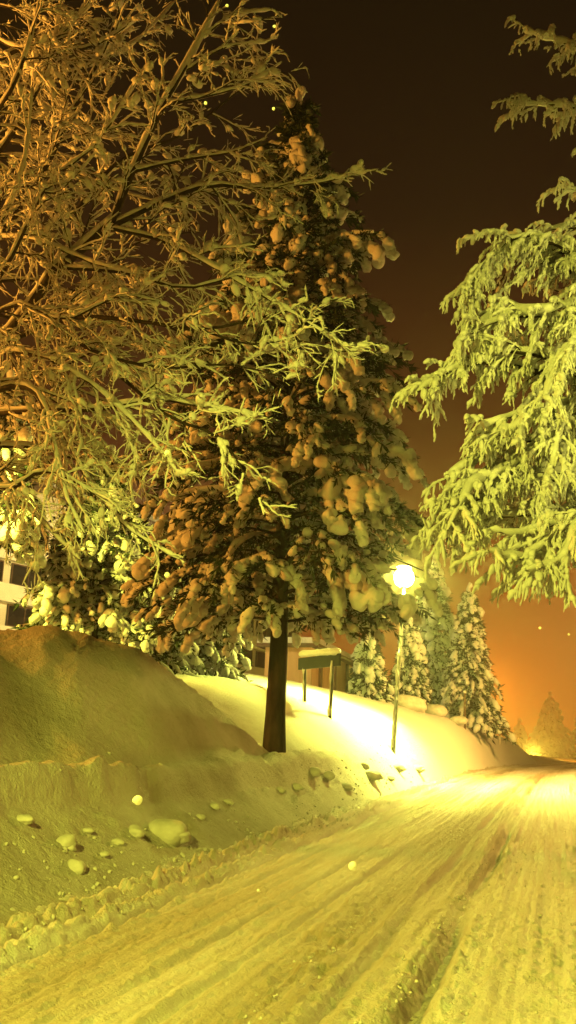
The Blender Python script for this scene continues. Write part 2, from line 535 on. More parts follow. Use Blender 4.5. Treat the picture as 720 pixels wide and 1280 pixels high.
def build_road():
    ys = [-30, -20, -12, -6, -2, 0, 1.5]
    y = 2.2
    while y < 60: ys.append(y); y *= 1.0036
    while y < 340: ys.append(y); y *= 1.02
    ys = np.array(ys)
    us = np.concatenate([np.linspace(-.25, 6.2, 560), np.linspace(6.2, 10.8, 160)[1:]])
    U, Yg = np.meshgrid(us, ys)
    X = edge_x(Yg) + U
    Z = road_z(Yg)
    near = 1 - sst(35, 80, Yg)
    dens = .35 + .65 * near
    # long wheel ruts, each a shallow trough with crumbled shoulders
    Z = Z + .012 * fbm(U * 1.2, Yg * .09, 11, 3)
    Z = Z + .017 * fbm(U * 6, Yg * .2, 12, 3) * dens + .008 * fbm(U * 9, Yg * 5, 13, 3) * near + .010 * fbm(U * 24, Yg * 15, 14, 2) * near + .010 * vnoise(U * 15, Yg * .35, 16) * dens
    pack = np.zeros_like(U); slush = np.zeros_like(U)
    wander = .10 * vnoise(Yg * .12, Yg * 0 + 1, 5)
    ruts = [(-.02, .10, .08, .10), (.36, .09, .07, .09), (.72, .07, .05, .06), (1.1, .05, .02, .02), (3.05, .07, .035, .03), (3.55, .09, .07, .08), (1.75, .05, .022, .02), (2.2, .045, .02, .02), (5.0, .12, .05, .05), (5.7, .14, .06, .05), (6.5, .15, .05, .05), (7.4, .12, .05, .05)]
    for (u0, w, dep, sh) in ruts:
        uu = U - u0 - wander - .03 * vnoise(Yg * .7, Yg * 0 + u0, 7)
        gap = sst(-.8, .1, vnoise(Yg * .3, Yg * 0 + u0 * 7, 15))
        Z = Z - dep * 1.8 * gap * np.exp(-(uu / w) ** 2)
        slush = np.maximum(slush, 1.0 * gap * np.exp(-(uu / (w * .8)) ** 2) * min(1, dep / .05) * sst(-.6, .5, vnoise(U * 5, Yg * 1.5, 61)))
        cr = np.abs(vnoise(U * 9 + u0, Yg * 6, 23)) * .6 + np.abs(vnoise(U * 19, Yg * 13, 24)) * .6
        Z = Z + sh * gap * cr * (np.exp(-((uu - 1.9 * w) / (w * .9)) ** 2) + .8 * np.exp(-((uu + 1.9 * w) / (w * .9)) ** 2))
    # crumbly left margin and churned right part of the lane
    crumb = np.maximum(vnoise(U * 7, Yg * 5, 33), 0) * .06 + np.maximum(vnoise(U * 17, Yg * 12, 34), 0) * .05
    left = 1 - sst(.0, 1.05, U)
    right = sst(3.9, 5.2, U) * (1 - sst(9, 10.5, U) * .3)
    patch = sst(-.35, .35, vnoise(U * 1.1, Yg * .35, 37))
    Z = Z + crumb * near * (.22 * sst(-.5, .6, vnoise(U * 2.0, Yg * .5, 71)) + .10 + 1.0 * left + right * (.25 + .7 * patch)) + .03 * right * fbm(U * 1.9, Yg * 1.1, 39, 3) * near
    # second rubble row crossing the near lane
    row = np.exp(-((U - 2.62 - wander) / .22) ** 2) * (1 - sst(7.5, 12, Yg))
    Z = Z + row * crumb * .5
    edge = sst(-.25, .0, U)
    Z = Z - .1 * (1 - edge)
    # where tyres have packed and dirtied the snow (a property of the surface, stays put)
    pk = .30 * np.exp(-((U - 1.35) / .45) ** 2) + .42 * np.exp(-((U - 2.55 - .02 * Yg) / .55) ** 2) + .16 * np.exp(-((U - .2) / .3) ** 2)
    pk = pk * (.55 + .6 * sst(-.5, .6, vnoise(U * .8, Yg * .16, 41))) * (.8 + .4 * sst(9, 16, Yg)) - .18 * right
    mb = MB(); mb.add(np.stack([X, Yg, Z], -1).reshape(-1, 3), q=grid_faces(*X.shape))
    o = mb.build('road', M['road'])
    me = o.data
    a = me.attributes.new('packed', 'FLOAT', 'POINT'); a.data.foreach_set('value', pk.astype(np.float32).ravel())
    a = me.attributes.new('slush', 'FLOAT', 'POINT'); a.data.foreach_set('value', slush.astype(np.float32).ravel())
    uvl = me.uv_layers.new(name='lane')
    vi = np.zeros(len(me.loops), np.int32); me.loops.foreach_get('vertex_index', vi)
    uvs = np.stack([U.ravel()[vi], Yg.ravel()[vi]], 1).astype(np.float32)
    uvl.data.foreach_set('uv', uvs.ravel())
    tag(o, kind='structure')


build_road()

# ---------------------------------------------------------------- snow lumps along the bank
rng = np.random.default_rng(11)


def snow_lump(px, py, Y, r, label, sq=.7, group='snow lumps fallen on the bank'):
    p = at(px, py, Y)
    z = ground_at(p[0], p[1])
    if edge_x(p[1]) - p[0] < 0: z = float(road_z(p[1]))
    mb = MB()
    blobs(mb, [(0, 0, r * sq * .45)], [(1, rng.uniform(-.4, .4), 0)], [(r, r * rng.uniform(.7, .9), r * sq)], rng, 3, .07, freq=2.4)
    blobs(mb, [(r * .5, -.1 * r, r * sq * .25)], [(1, .3, 0)], [(r * .55, r * .5, r * sq * .5)], rng, 2, .12)
    o = mb.build('snow_lump', M['snow_lump'])
    o.location = (p[0], p[1], z - .2 * r * sq)
    tag(o, label, 'snow lump', group)


def hit(px, py):
    """ground distance along the ray through a pixel"""
    y0 = 4.0
    while y0 < 60:
        p = at(px, py, y0)
        g = ground_at(p[0], p[1]) if edge_x(p[1]) - p[0] > 0 else float(road_z(p[1]))
        if g >= p[2]: return y0
        y0 += .06
    return y0


LUMPS = [(207, 1046, 27, 'large smooth round snow block, widest on the roadside bank', .62),
         (82, 1058, 13, 'round snow lump standing alone above the tyre berm, left of the large block', .8),
         (95, 1088, 12, 'pointed snow lump closest to the tyre berm at lower left', .8),
         (30, 1030, 12, 'flattened pale lump highest on the bank at the left edge', .5),
         (168, 1044, 11, 'small lump touching the left side of the large smooth block', .7),
         (268, 1010, 7, 'small lump right of the large block below the ridge', .7),
         (250, 1024, 6, 'tiny lump just right of the large smooth block', .7),
         (148, 1055, 8, 'low lump between the round lump and the large block', .5),
         (285, 1004, 7, 'orange lit lump where ridge and bank narrow', .6),
         (110, 1040, 7, 'faint low lump midway up the lower bank', .5),
         (130, 1072, 6, 'little lump beside the ochre tyre berm', .6),
         (392, 968, 10, 'dark sided snow chunk below the spruce trunk', .6),
         (410, 972, 8, 'snow chunk right of the dark sided one near the spruce', .6),
         (432, 985, 9, 'broken chunk at the foot of the bright bank', .5),
         (455, 960, 7, 'small chunk high on the bright lamplit bank', .6),
         (466, 973, 11, 'widest chunk on the bright lamplit bank', .5),
         (497, 962, 9, 'chunk nearest the lamp pole on the bank', .5),
         (521, 963, 9, 'chunk farthest along the bank towards the crest', .5),
         (487, 975, 6, 'small chunk low on the bank under the lamp', .5),
         (372, 985, 8, 'chunk low on the bank left of the bright patch', .6),
         (350, 990, 7, 'chunk lying by the wheel groove below the spruce', .6)]
for (px, py, rp, lab, sq) in LUMPS:
    Y = hit(px, py)
    snow_lump(px, py, Y, rp * Y / F, lab, sq)

# uncountable crumbs of ploughed snow
mb = MB()
n = 2600
Yc = 5 + 28 * rng.uniform(0, 1, n) ** 1.5
dc = np.abs(rng.normal(0, .65, n)) - .3
keep = vnoise(Yc * .9, dc * 3, 3) > -.25
Yc, dc = Yc[keep], dc[keep]
xc = edge_x(Yc) - dc
zc = np.where(dc > 0, heights(xc[:, None], Yc[:, None])[:, 0], road_z(Yc) + .01)
r = .006 + .024 * rng.uniform(0, 1, len(Yc)) ** 4
blobs(mb, np.stack([xc, Yc, zc + r * .3], 1), rng.normal(0, 1, (len(Yc), 3)), np.stack([r * 1.2, r, r * .8], 1), rng, 1, .15)
n = 2500
Yc = 4 + 14 * rng.uniform(0, 1, n) ** 1.4
u0 = np.where(rng.uniform(0, 1, n) < .75, rng.choice([3.4, 3.8, 2.7, .18, .56, .2], n) + rng.normal(0, .07, n) + .10 * vnoise(Yc * .12, Yc * 0 + 1, 5), rng.uniform(4.0, 8, n))
xc = edge_x(Yc) + u0
r = .003 + .011 * rng.uniform(0, 1, n) ** 3
blobs(mb, np.stack([xc, Yc, road_z(Yc) + .02 + r * .2], 1), rng.normal(0, 1, (n, 3)), np.stack([r * 1.2, r, r * .8], 1), rng, 1, .15)
o = mb.build('snow_crumbs', M['snow_lump'])
tag(o, 'ploughed crumbs of snow scattered along the road edge', kind='stuff')

# ---------------------------------------------------------------- spruce generator
def spruce(name, base, H, prof, nbr, seed, label, group, crown0=.15, sb=1.0, droop=.45, lean=(0, 0), trunk_r=.25, snowp=.8, sub=1,
           needle_n=14, needle_l=.2, needle_w=.02, needle_mat='needle', branchlet=.26, dens=1.0, finger=1.6, cat='tree', pad=1.0):
    rg = np.random.default_rng(seed)
    root = empty(name, base, label, cat, group)
    # trunk
    k = 14
    s = np.linspace(0, 1, k)
    axis = np.stack([lean[0] * s * H, lean[1] * s * H, s * H - .3], 1)
    axis[:, :2] += rg.normal(0, .012 * H * .1, (k, 2)) * s[:, None]
    tr = trunk_r * (1 - s * .93); tr[0] *= 1.3
    mb = MB(); tubes(mb, axis[None], tr[None], 12, 0, rg, .07); mb.build('trunk', M['bark'], root)
    br = MB(); nd = MB(); sn = MB()
    ga = 2.399963
    paths = []; rads = []
    K = 7
    q = np.linspace(0, 1, K)
    C = []; D = []; A = []
    nP = []; nD = []; sbP = []; sbR = []
    padP = []; padR = []
    for i in range(nbr):
        f = (i + rg.uniform(0, 1)) / nbr
        t = crown0 + (1 - crown0) * (f ** .92) * .985
        az = i * ga + rg.uniform(-.35, .35)
        Lb = prof(t, az) * rg.uniform(.78, 1.08)
        if Lb < .06 * sb: Lb = .06 * sb
        dv = np.array([math.cos(az), math.sin(az), 0]); sv = np.array([-dv[1], dv[0], 0])
        up = .10 + .45 * t
        dr = droop * (1.15 - .5 * t) * rg.uniform(.7, 1.3)
        if t < crown0 + .11: dr *= .4 + .6 * (t - crown0) / .11
        bend = rg.uniform(-.18, .18)
        c0 = np.array([np.interp(t, s, axis[:, 0]), np.interp(t, s, axis[:, 1]), t * H - .3])
        P = c0 + dv * (q * Lb)[:, None] + sv * (bend * q * q * Lb)[:, None]
        P[:, 2] += Lb * (up * q - dr * q * q)
        paths.append(P); rb = max(.008, .016 * Lb) * (1 - .75 * q); rads.append(rb)
        # branchlets both sides
        bsz = float(np.clip(rg.lognormal(0, .22), .7, 1.6))
        nl = max(2, int(dens * Lb / (branchlet * sb)))
        for j in range(nl):
            u = .22 + .78 * (j + rg.uniform(.2, .8)) / nl
            side = 1 if (j % 2) else -1
            p0 = np.array([np.interp(u, q, P[:, a]) for a in range(3)])
            tdir = nrm(np.array([np.interp(min(u + .1, 1), q, P[:, a]) for a in range(3)]) - np.array([np.interp(max(u - .1, 0), q, P[:, a]) for a in range(3)]))
            ang = rg.uniform(.7, 1.2) * (1 - .55 * u)
            ll = (.34 * Lb * (1.05 - .75 * u) + .16 * sb) * rg.uniform(.7, 1.2)
            ll = min(ll, 1.1 * sb)
            dd = nrm(tdir * math.cos(ang) + sv * side * math.sin(ang) + np.array([0, 0, rg.uniform(-.15, .1)]))
            q4 = np.linspace(0, 1, 4)
            B = p0 + dd * (q4 * ll)[:, None]; B[:, 2] -= ll * .45 * q4 ** 2 * rg.uniform(.5, 1.5)
            sbP.append(B); sbR.append(np.array([.008, .006, .005, .003]) * max(1, sb))
            nn = needle_n
            uu = rg.uniform(0, 1.05, nn)
            pp = np.stack([np.interp(uu, q4, B[:, a]) for a in range(3)], 1)
            nP.append(pp); nD.append(dd * .9 + rg.normal(0, .55, (nn, 3)) + np.array([0, 0, -.35]))
            if rg.uniform() < snowp * (.55 + .45 * u):
                # a run of overlapping lumps along the branchlet, the tip one hanging
                nb = max(1, int(ll / (.22 * sb)))
                for b in range(nb):
                    w = (b + .6) / nb
                    c = np.array([np.interp(w, q4, B[:, a]) for a in range(3)])
                    rr = bsz * sb * rg.uniform(.055, .115)
                    dl = nrm(B[3] - B[0])
                    C.append(c + np.array([0, 0, .35 * rr])); D.append(dl); A.append((rr * rg.uniform(1.2, 1.7), rr * rg.uniform(.85, 1.15), rr * .8))
                if rg.uniform() < .7:
                    rr = bsz * sb * rg.uniform(.07, .135)
                    c = B[3] + np.array([0, 0, .1 * rr]); dn = nrm(np.array([dd[0] * .45, dd[1] * .45, -1]))
                    for _ in range(1 + int(rg.uniform(0, finger))):
                        C.append(c); D.append(nrm(dn + rg.normal(0, .3, 3))); A.append((rr * rg.uniform(1.0, 1.35), rr, rr * .92))
                        c = c + dn * rr * rg.uniform(.9, 1.3) + rg.normal(0, .15 * rr, 3); rr *= rg.uniform(.78, .98)
        # snow pad lying on the branch
        if rg.uniform() < snowp:
            lump = .07 * sb * pad * (1 + .35 * rg.uniform(-1, 1, K)); lump[0] *= .4; lump[-1] *= .6
            Pp = P.copy(); Pp[:, 2] += lump * .75
            padP.append(Pp); padR.append(lump)
        # needles on the branch itself
        nn = int(needle_n * 1.5)
        uu = rg.uniform(.15, 1.05, nn)
        nP.append(np.stack([np.interp(uu, q, P[:, a]) for a in range(3)], 1)); nD.append(dv + rg.normal(0, .7, (nn, 3)))
    # leader
    C.append(axis[-1] + (0, 0, .05)); D.append((0, 0, 1)); A.append((.22 * sb, .1 * sb, .1 * sb))
    C.append(axis[-1] + (.05 * sb, 0, .28 * sb)); D.append((0, 0, 1)); A.append((.14 * sb, .12 * sb, .11 * sb))
    C = np.array(C); D = np.array(D); A = np.array(A)
    bs = np.asarray(base)
    g = open_gap(C + bs, 26); C, D, A = C[g], D[g], A[g]
    tubes(br, np.array(paths), np.array(rads), 5)
    sbP = np.array(sbP); sbR = np.array(sbR); g = open_gap(sbP + bs, 26).all(1)
    tubes(br, sbP[g], sbR[g], 3)
    nP = np.concatenate(nP); nD = np.concatenate(nD)
    g = open_gap(nP + bs, 30); nP, nD = nP[g], nD[g]
    blades(nd, nP, nD, needle_l * sb ** .5 * rg.uniform(.6, 1.2, len(nP)), needle_w * sb ** .5 * rg.uniform(.7, 1.3, len(nP)), rg)
    br.build('branches', M['bark'], root)
    nd.build('needles', M[needle_mat], root, smooth=False)
    blobs(sn, C, D, A, rg, sub, .13)
    if padP:
        padP = np.array(padP); padR = np.array(padR); g = open_gap(padP + bs, 26).all(1)
        tubes(sn, padP[g], padR[g], 7, 0, rg, .2)
    sn.build('snow_load', M['snow_tree'], root)
    return root


# main spruce
p = at(343, 935, 21.0)
base = np.array([p[0], p[1], ground_at(p[0], p[1]) - .05])
topw = at(375, 115, 21.0)
Hs = topw[2] - base[2]


def prof_main(t, az):
    r = np.interp(t, [.12, .2, .35, .5, .62, .74, .84, .92, 1.0], [2.5, 3.05, 3.1, 2.85, 2.4, 1.7, 1.0, .5, .1])
    if t < .22: r *= .85 + .3 * max(0, -math.cos(az))
    return r + .22 * math.sin(az * 3 + t * 40)


spruce('snowy_spruce', base, Hs, prof_main, 255, 5, 'tall dark spruce heavy with orange snow, its bare trunk rising beside the lamp', 'trees heavy with snow',
       crown0=.19, sb=1.08, droop=.42, lean=((topw[0] - base[0]) / Hs, 0), trunk_r=.225, snowp=.68, sub=2, needle_n=36, needle_l=.22, needle_w=.022, dens=1.1, finger=3.4, branchlet=.27)

# ---------------------------------------------------------------- distant conifers
def cone(r0, jit=.12):
    return lambda t, az: r0 * (1.02 - t) ** .95 * (1 + jit * math.sin(az * 2 + t * 17))


def place_cone(px, pbase, ptop, Y, wpx, seed, label, group, nbr=120, sb=1.6, crown0=.06, name='small_spruce', **kw):
    p = at(px, pbase, Y)
    g = ground_at(p[0], p[1])
    b = np.array([p[0], p[1], g - .1])
    top = at(px, ptop, Y)
    H = top[2] - b[2]
    return spruce(name, b, H, cone(wpx / 2 * Y / F), nbr, seed, label, group, crown0=crown0, sb=sb, trunk_r=.02 * H, **kw)


kw = dict(snowp=.78, needle_n=16, needle_l=.3, needle_w=.035, droop=.62, finger=1.7, needle_mat='needle_dark', sub=1, dens=.85)
place_cone(588, 905, 733, 56, 98, 21, 'slim pointed snow covered spruce standing right of the wider ones on the bank', 'conifers behind the lamp', nbr=170, sb=1.45, **kw)
place_cone(543, 893, 700, 60, 122, 22, 'taller brownish spruce just behind and left of the slim pointed one', 'conifers behind the lamp', nbr=190, sb=1.65, **kw)
place_cone(512, 890, 775, 52, 70, 23, 'low bushy snow covered spruce partly behind the lamp pole', 'conifers behind the lamp', nbr=120, sb=1.5, **kw)
place_cone(461, 880, 790, 48, 72, 24, 'small bluish bush spruce between the board and the lamp pole', 'conifers behind the lamp', nbr=100, sb=1.5, **kw)
kf = dict(kw); kf.update(snowp=.9, needle_n=8)
place_cone(690, 958, 872, 270, 82, 25, 'faint spruce fading into orange haze beyond the road crest', 'conifers beyond the crest', nbr=120, sb=4.8, name='distant_spruce', **kf)
place_cone(732, 958, 885, 285, 60, 26, 'faint spruce at the right edge beyond the crest', 'conifers beyond the crest', nbr=80, sb=4.8, name='distant_spruce', **kf)
place_cone(650, 955, 905, 300, 40, 27, 'faintest low spruce between the bank and the hazy one', 'conifers beyond the crest', nbr=60, sb=4.8, name='distant_spruce', **kf)

# snowy trees behind the pile on the left
kl = dict(snowp=.92, needle_n=12, needle_l=.26, needle_w=.026, droop=.5, finger=1.9, sub=1)


def place_free(px, pbase, ptop, Y, rad, seed, label, group, nbr, sb, crown0, **kw):
    p = at(px, pbase, Y); b = np.array([p[0], p[1], min(p[2], ground_at(p[0], p[1])) - .3]); H = at(px, ptop, Y)[2] - b[2]
    def pr(t, az):
        return rad * np.interp(t, [0, .2, .5, .8, 1], [1.0, .95, .7, .38, .05]) * (1 + .18 * math.sin(az * 3 + t * 21))
    return spruce('young_spruce', b, H, pr, nbr, seed, label, group, crown0=crown0, sb=sb, trunk_r=.016 * H, **kw)


place_free(118, 800, 560, 27, 2.3, 31, 'yellow lit snowy spruce whose thin trunk shows above the pile crest', 'trees behind the snow pile', 150, 1.05, .2, **kl)
place_free(236, 840, 640, 31, 1.9, 32, 'greenish snowy spruce in front of the pale building, left of the tall one', 'trees behind the snow pile', 120, 1.05, .14, **kl)
place_free(182, 822, 668, 28, 1.7, 34, 'low bright yellow snowy spruce peeping over the falling crest of the pile', 'trees behind the snow pile', 90, 1.0, .05, **kl)
place_free(-25, 790, 470, 24, 1.9, 33, 'yellow lit snowy spruce at the left edge before the building', 'trees behind the snow pile', 110, 1.15, .42, **kl)

# ---------------------------------------------------------------- branching trees
def grow(limbs, seed, spec):
    """limbs: list of (points (m,3), r0, r1). returns bark paths and snow paths by level"""
    rg = np.random.default_rng(seed)
    lv = [[(resample(p, 12), r0, r1) for p, r0, r1 in limbs]]
    for sp in spec:
        out = []
        for P, r0, r1 in lv[-1]:
            seg = np.linalg.norm(np.diff(P, axis=0), axis=1); L = seg.sum(); cum = np.concatenate([[0], np.cumsum(seg)]) / L
            n = max(1, int(L / sp['step'] + rg.uniform(0, 1)))
            for j in range(n):
                u = sp.get('u0', .1) + (1 - sp.get('u0', .1)) * (j + rg.uniform(0, 1)) / n
                p0 = np.array([np.interp(u, cum, P[:, a]) for a in range(3)])
                p1 = np.array([np.interp(min(1, u + .08), cum, P[:, a]) for a in range(3)]); p2 = np.array([np.interp(max(0, u - .08), cum, P[:, a]) for a in range(3)])
                T = nrm(p1 - p2)
                side = nrm(np.cross(T, (0, 0, 1)) + 1e-3)
                ph = rg.uniform(0, 2 * math.pi) if sp.get('round') else (math.pi * (j % 2) + rg.normal(0, .5))
                upv = np.cross(side, T)
                lat = side * math.cos(ph) + upv * math.sin(ph)
                ang = rg.uniform(*sp['ang'])
                d = nrm(T * math.cos(ang) + lat * math.sin(ang) + np.array([0, 0, sp.get('lift', 0)]))
                l = rg.uniform(*sp['len']) * (sp.get('t0', 1.15) - sp.get('t1', .6) * u) * min(1.0, .35 + L / sp.get('ref', 1.0))
                k = sp['k']; q = np.linspace(0, 1, k)
                B = p0 + d * (q * l)[:, None]
                B[:, 2] -= sp.get('sag', .1) * l * q ** 2
                if k > 3:
                    w = np.cumsum(rg.normal(0, sp.get('wig', .04) * l, (k, 3)), 0) * q[:, None]
                    B += w
                rr = max(.0025, (r0 * (1 - u) + r1 * u) * .55)
                out.append((B, min(rr, sp['rmax']), min(rr, sp['rmax']) * .4))
        lv.append(out)
    return lv


def branch_meshes(lv, root, seed, snow_r, bark_sides=(8, 5, 3, 3), snow_sides=(8, 6, 5, 5), lift=(.6, .7, .8, .6), mat_snow='snow_twig', miss=.1, clump=.25, part='branches', clump_r=.035):
    rg = np.random.default_rng(seed)
    br = MB(); sn = MB()
    for i, L in enumerate(lv):
        if not L: continue
        P = np.array([x[0] for x in L]); n, k, _ = P.shape
        q = np.linspace(0, 1, k)
        r0 = np.array([x[1] for x in L]); r1 = np.array([x[2] for x in L])
        R = r0[:, None] * (1 - q) + r1[:, None] * q
        tubes(br, P, R, bark_sides[i])
        keep = rg.uniform(0, 1, n) > miss
        P, R = P[keep], R[keep]; n = len(P)
        if i > 0:
            g = open_gap(P + np.asarray(root.location), 26).all(1); P, R = P[g], R[g]; n = len(P)
        kk = k * 2 - 1
        qi = np.linspace(0, k - 1, kk); i0 = np.minimum(qi.astype(int), k - 2); f = qi - i0
        P2 = P[:, i0] * (1 - f)[None, :, None] + P[:, i0 + 1] * f[None, :, None]
        R2 = R[:, i0] * (1 - f) + R[:, i0 + 1] * f
        sr = snow_r[i] * rg.uniform(.45, 1.55, (n, kk)) * rg.uniform(.6, 1.25, (n, 1)) + R2 * .75
        sr[:, 0] *= .5; sr[:, -1] *= .35
        P3 = P2.copy(); P3[..., 2] += R2 * .8 + sr * (lift[i] - .25)
        tubes(sn, P3, sr, snow_sides[i], 0, rg, .18, flat=.85)
        if clump and i < 3:
            m = rg.uniform(0, 1, (n, kk)) < clump; m[:, -2:] = False
            C = P3[m]; nn = len(C)
            T = nrm(np.gradient(P3, axis=1))[m]
            a = clump_r * rg.uniform(.5, 1.5, nn)
            blobs(sn, C + np.array([0, 0, 1.0]) * (a * .3)[:, None], T, np.stack([a * 1.5, a, a * .8], 1), rg, 1, .15)
    br.build(part, M['bark'], root)
    sn.build('snow_load', M[mat_snow], root)


def px_path(pts):
    return np.array([at(*p) for p in pts])


# big bare tree on the left
tb = at(-60, 830, 14.0); tb[2] = ground_at(tb[0], tb[1]) - .2
rootL = empty('bare_tree', tb, 'big snow laden leafless tree spreading its limbs over the left half', 'tree')


def loc(P, o): return P - np.asarray(o)


trunkP = np.array([tb, at(-55, 600, 13.8), at(-20, 440, 13.4), at(-30, 250, 13.4), at(-60, 60, 13.6), at(-60, -180, 13.8)])
mb = MB(); tubes(mb, loc(resample(trunkP, 16), tb)[None], np.linspace(.24, .09, 16)[None], 12, 0, rng, .06)
mb.build('trunk', M['bark'], rootL)
LB = [
    ([(-20, 445, 13.4), (30, 395, 13), (70, 335, 12.6), (135, 285, 12.2), (165, 215, 12), (205, 130, 11.8), (245, 60, 11.6), (285, -20, 11.5)], .085, .018),
    ([(-20, 440, 13.4), (60, 405, 12.9), (110, 396, 12.6), (180, 402, 12.3), (250, 412, 12), (330, 396, 11.8), (430, 372, 11.6)], .05, .01),
    ([(135, 285, 12.2), (200, 254, 12), (260, 232, 11.8), (330, 236, 11.6), (400, 228, 11.5), (470, 213, 11.4)], .04, .006),
    ([(88, 275, 12.9), (130, 218, 12.7), (170, 190, 12.5), (230, 168, 12.3), (290, 120, 12.2), (345, 85, 12.1)], .035, .007),
    ([(-30, 520, 13.5), (60, 512, 12.9), (120, 512, 12.5), (200, 500, 12.2), (270, 512, 12), (330, 520, 11.8)], .045, .009),
    ([(-40, 500, 12.6), (20, 482, 12.3), (52, 500, 12.1), (68, 560, 12), (82, 620, 11.9), (106, 668, 11.8)], .05, .012),
    ([(-40, 600, 12.8), (10, 612, 12.4), (50, 590, 12.2), (90, 600, 12.1), (150, 640, 12)], .04, .008),
    ([(150, 470, 12.4), (210, 520, 12), (262, 540, 11.7), (290, 565, 11.5), (312, 605, 11.4), (337, 640, 11.3)], .026, .006),
    ([(-30, 330, 13.5), (40, 240, 13.2), (90, 140, 13), (140, 40, 12.8), (170, -60, 12.7)], .06, .015),
    ([(-40, 240, 13.4), (20, 160, 13), (60, 80, 12.8), (80, -20, 12.7)], .05, .015),
    ([(135, 285, 12.2), (200, 300, 12), (260, 330, 11.8), (320, 365, 11.6), (380, 400, 11.5), (440, 440, 11.4)], .03, .006),
    ([(70, 335, 12.6), (150, 340, 12.2), (230, 360, 12), (300, 345, 11.8), (360, 350, 11.7)], .028, .006),
    ([(20, 430, 13), (70, 520, 12.7), (110, 600, 12.5), (160, 660, 12.3), (225, 700, 12.2)], .035, .008),
    ([(-30, 560, 13.5), (40, 640, 13), (100, 700, 12.7)], .03, .008),
    ([(165, 215, 12), (230, 200, 11.9), (290, 190, 11.7), (335, 172, 11.6)], .026, .005),
    ([(205, 130, 11.8), (260, 120, 11.7), (310, 105, 11.6), (352, 78, 11.5)], .022, .005),
    ([(230, 90, 11.7), (280, 60, 11.6), (335, 52, 11.5)], .018, .004),
    ([(250, 50, 11.6), (290, 20, 11.5), (340, 12, 11.5)], .016, .004),
    ([(-40, 100, 13.2), (30, 60, 13), (110, 60, 12.8), (190, 10, 12.6)], .04, .01),
    ([(-40, 300, 13.3), (40, 300, 12.6), (120, 330, 12.2), (190, 345, 12)], .035, .007),
    ([(-40, 400, 13.3), (10, 330, 12.5), (60, 230, 12), (120, 180, 11.7), (190, 70, 11.4)], .035, .008),
    ([(60, 405, 12.9), (120, 440, 12.5), (200, 460, 12.2), (280, 455, 12), (350, 470, 11.8), (400, 485, 11.7)], .03, .006),
    ([(-40, 450, 13), (30, 440, 12.4), (100, 470, 12), (170, 530, 11.8), (230, 600, 11.6)], .03, .007),
    ([(-40, 180, 13), (10, 120, 12.3), (40, 40, 12), (60, -50, 11.9)], .04, .01),
    ([(250, 412, 12), (310, 430, 11.8), (370, 425, 11.6), (430, 440, 11.5), (480, 430, 11.4)], .018, .004),
    ([(-50, 360, 14), (40, 350, 14.6), (130, 380, 15), (210, 350, 15.3)], .035, .008),
    ([(-50, 200, 14), (50, 200, 14.8), (150, 240, 15.2), (230, 260, 15.4)], .035, .008),
    ([(-50, 80, 14), (40, 100, 14.8), (120, 130, 15.2), (210, 110, 15.5)], .035, .008),
    ([(-50, 480, 14), (50, 470, 14.6), (150, 430, 15), (240, 470, 15.2)], .035, .008),
    ([(-40, 20, 13.4), (20, 60, 13.0), (80, 40, 12.8), (130, -30, 12.6)], .03, .007),
    ([(-40, 140, 13.2), (20, 110, 13.4), (90, 90, 13.6), (160, 60, 13.8), (220, 0, 14)], .03, .007),
    ([(-40, 160, 14), (30, 180, 14.4), (100, 170, 14.8), (180, 180, 15)], .03, .007),
    ([(-40, 260, 12.6), (20, 230, 12.2), (70, 240, 12.0), (130, 180, 11.8)], .03, .007),
    ([(-40, 320, 12.8), (0, 280, 12.2), (30, 200, 11.8), (40, 110, 11.6)], .03, .007),
    ([(-40, 0, 14), (40, 10, 14.4), (110, 0, 14.8), (190, 40, 15)], .03, .007),
    ([(-40, 380, 14), (40, 400, 14.4), (110, 350, 14.8), (180, 300, 15), (250, 290, 15.2)], .03, .007),
    ([(-40, 420, 12.6), (20, 380, 12.2), (80, 400, 12.0), (150, 370, 11.8), (210, 380, 11.7)], .03, .007),
    ([(-50, 560, 14), (50, 560, 14.4), (150, 590, 14.6), (220, 560, 14.8)], .035, .008),
]
limbsL = [(loc(px_path(p), tb), a, b) for p, a, b in LB]
specL = [
    dict(step=.265, len=(.5, 1.4), ang=(.45, 1.1), k=7, sag=.18, rmax=.014, ref=3.0, wig=.05, round=True, t0=1.25, t1=1.0),
    dict(step=.125, len=(.18, .6), ang=(.4, .95), k=5, sag=.1, rmax=.006, ref=1.0, wig=.05, round=True),
    dict(step=.10, len=(.08, .24), ang=(.4, .9), k=3, sag=.05, rmax=.004, ref=.4, round=True),
]
lvL = grow(limbsL, 71, specL)
print('left tree', [len(x) for x in lvL])
branch_meshes(lvL, rootL, 72, (.024, .0155, .0098, .0065), miss=.15, clump=.06, clump_r=.04)

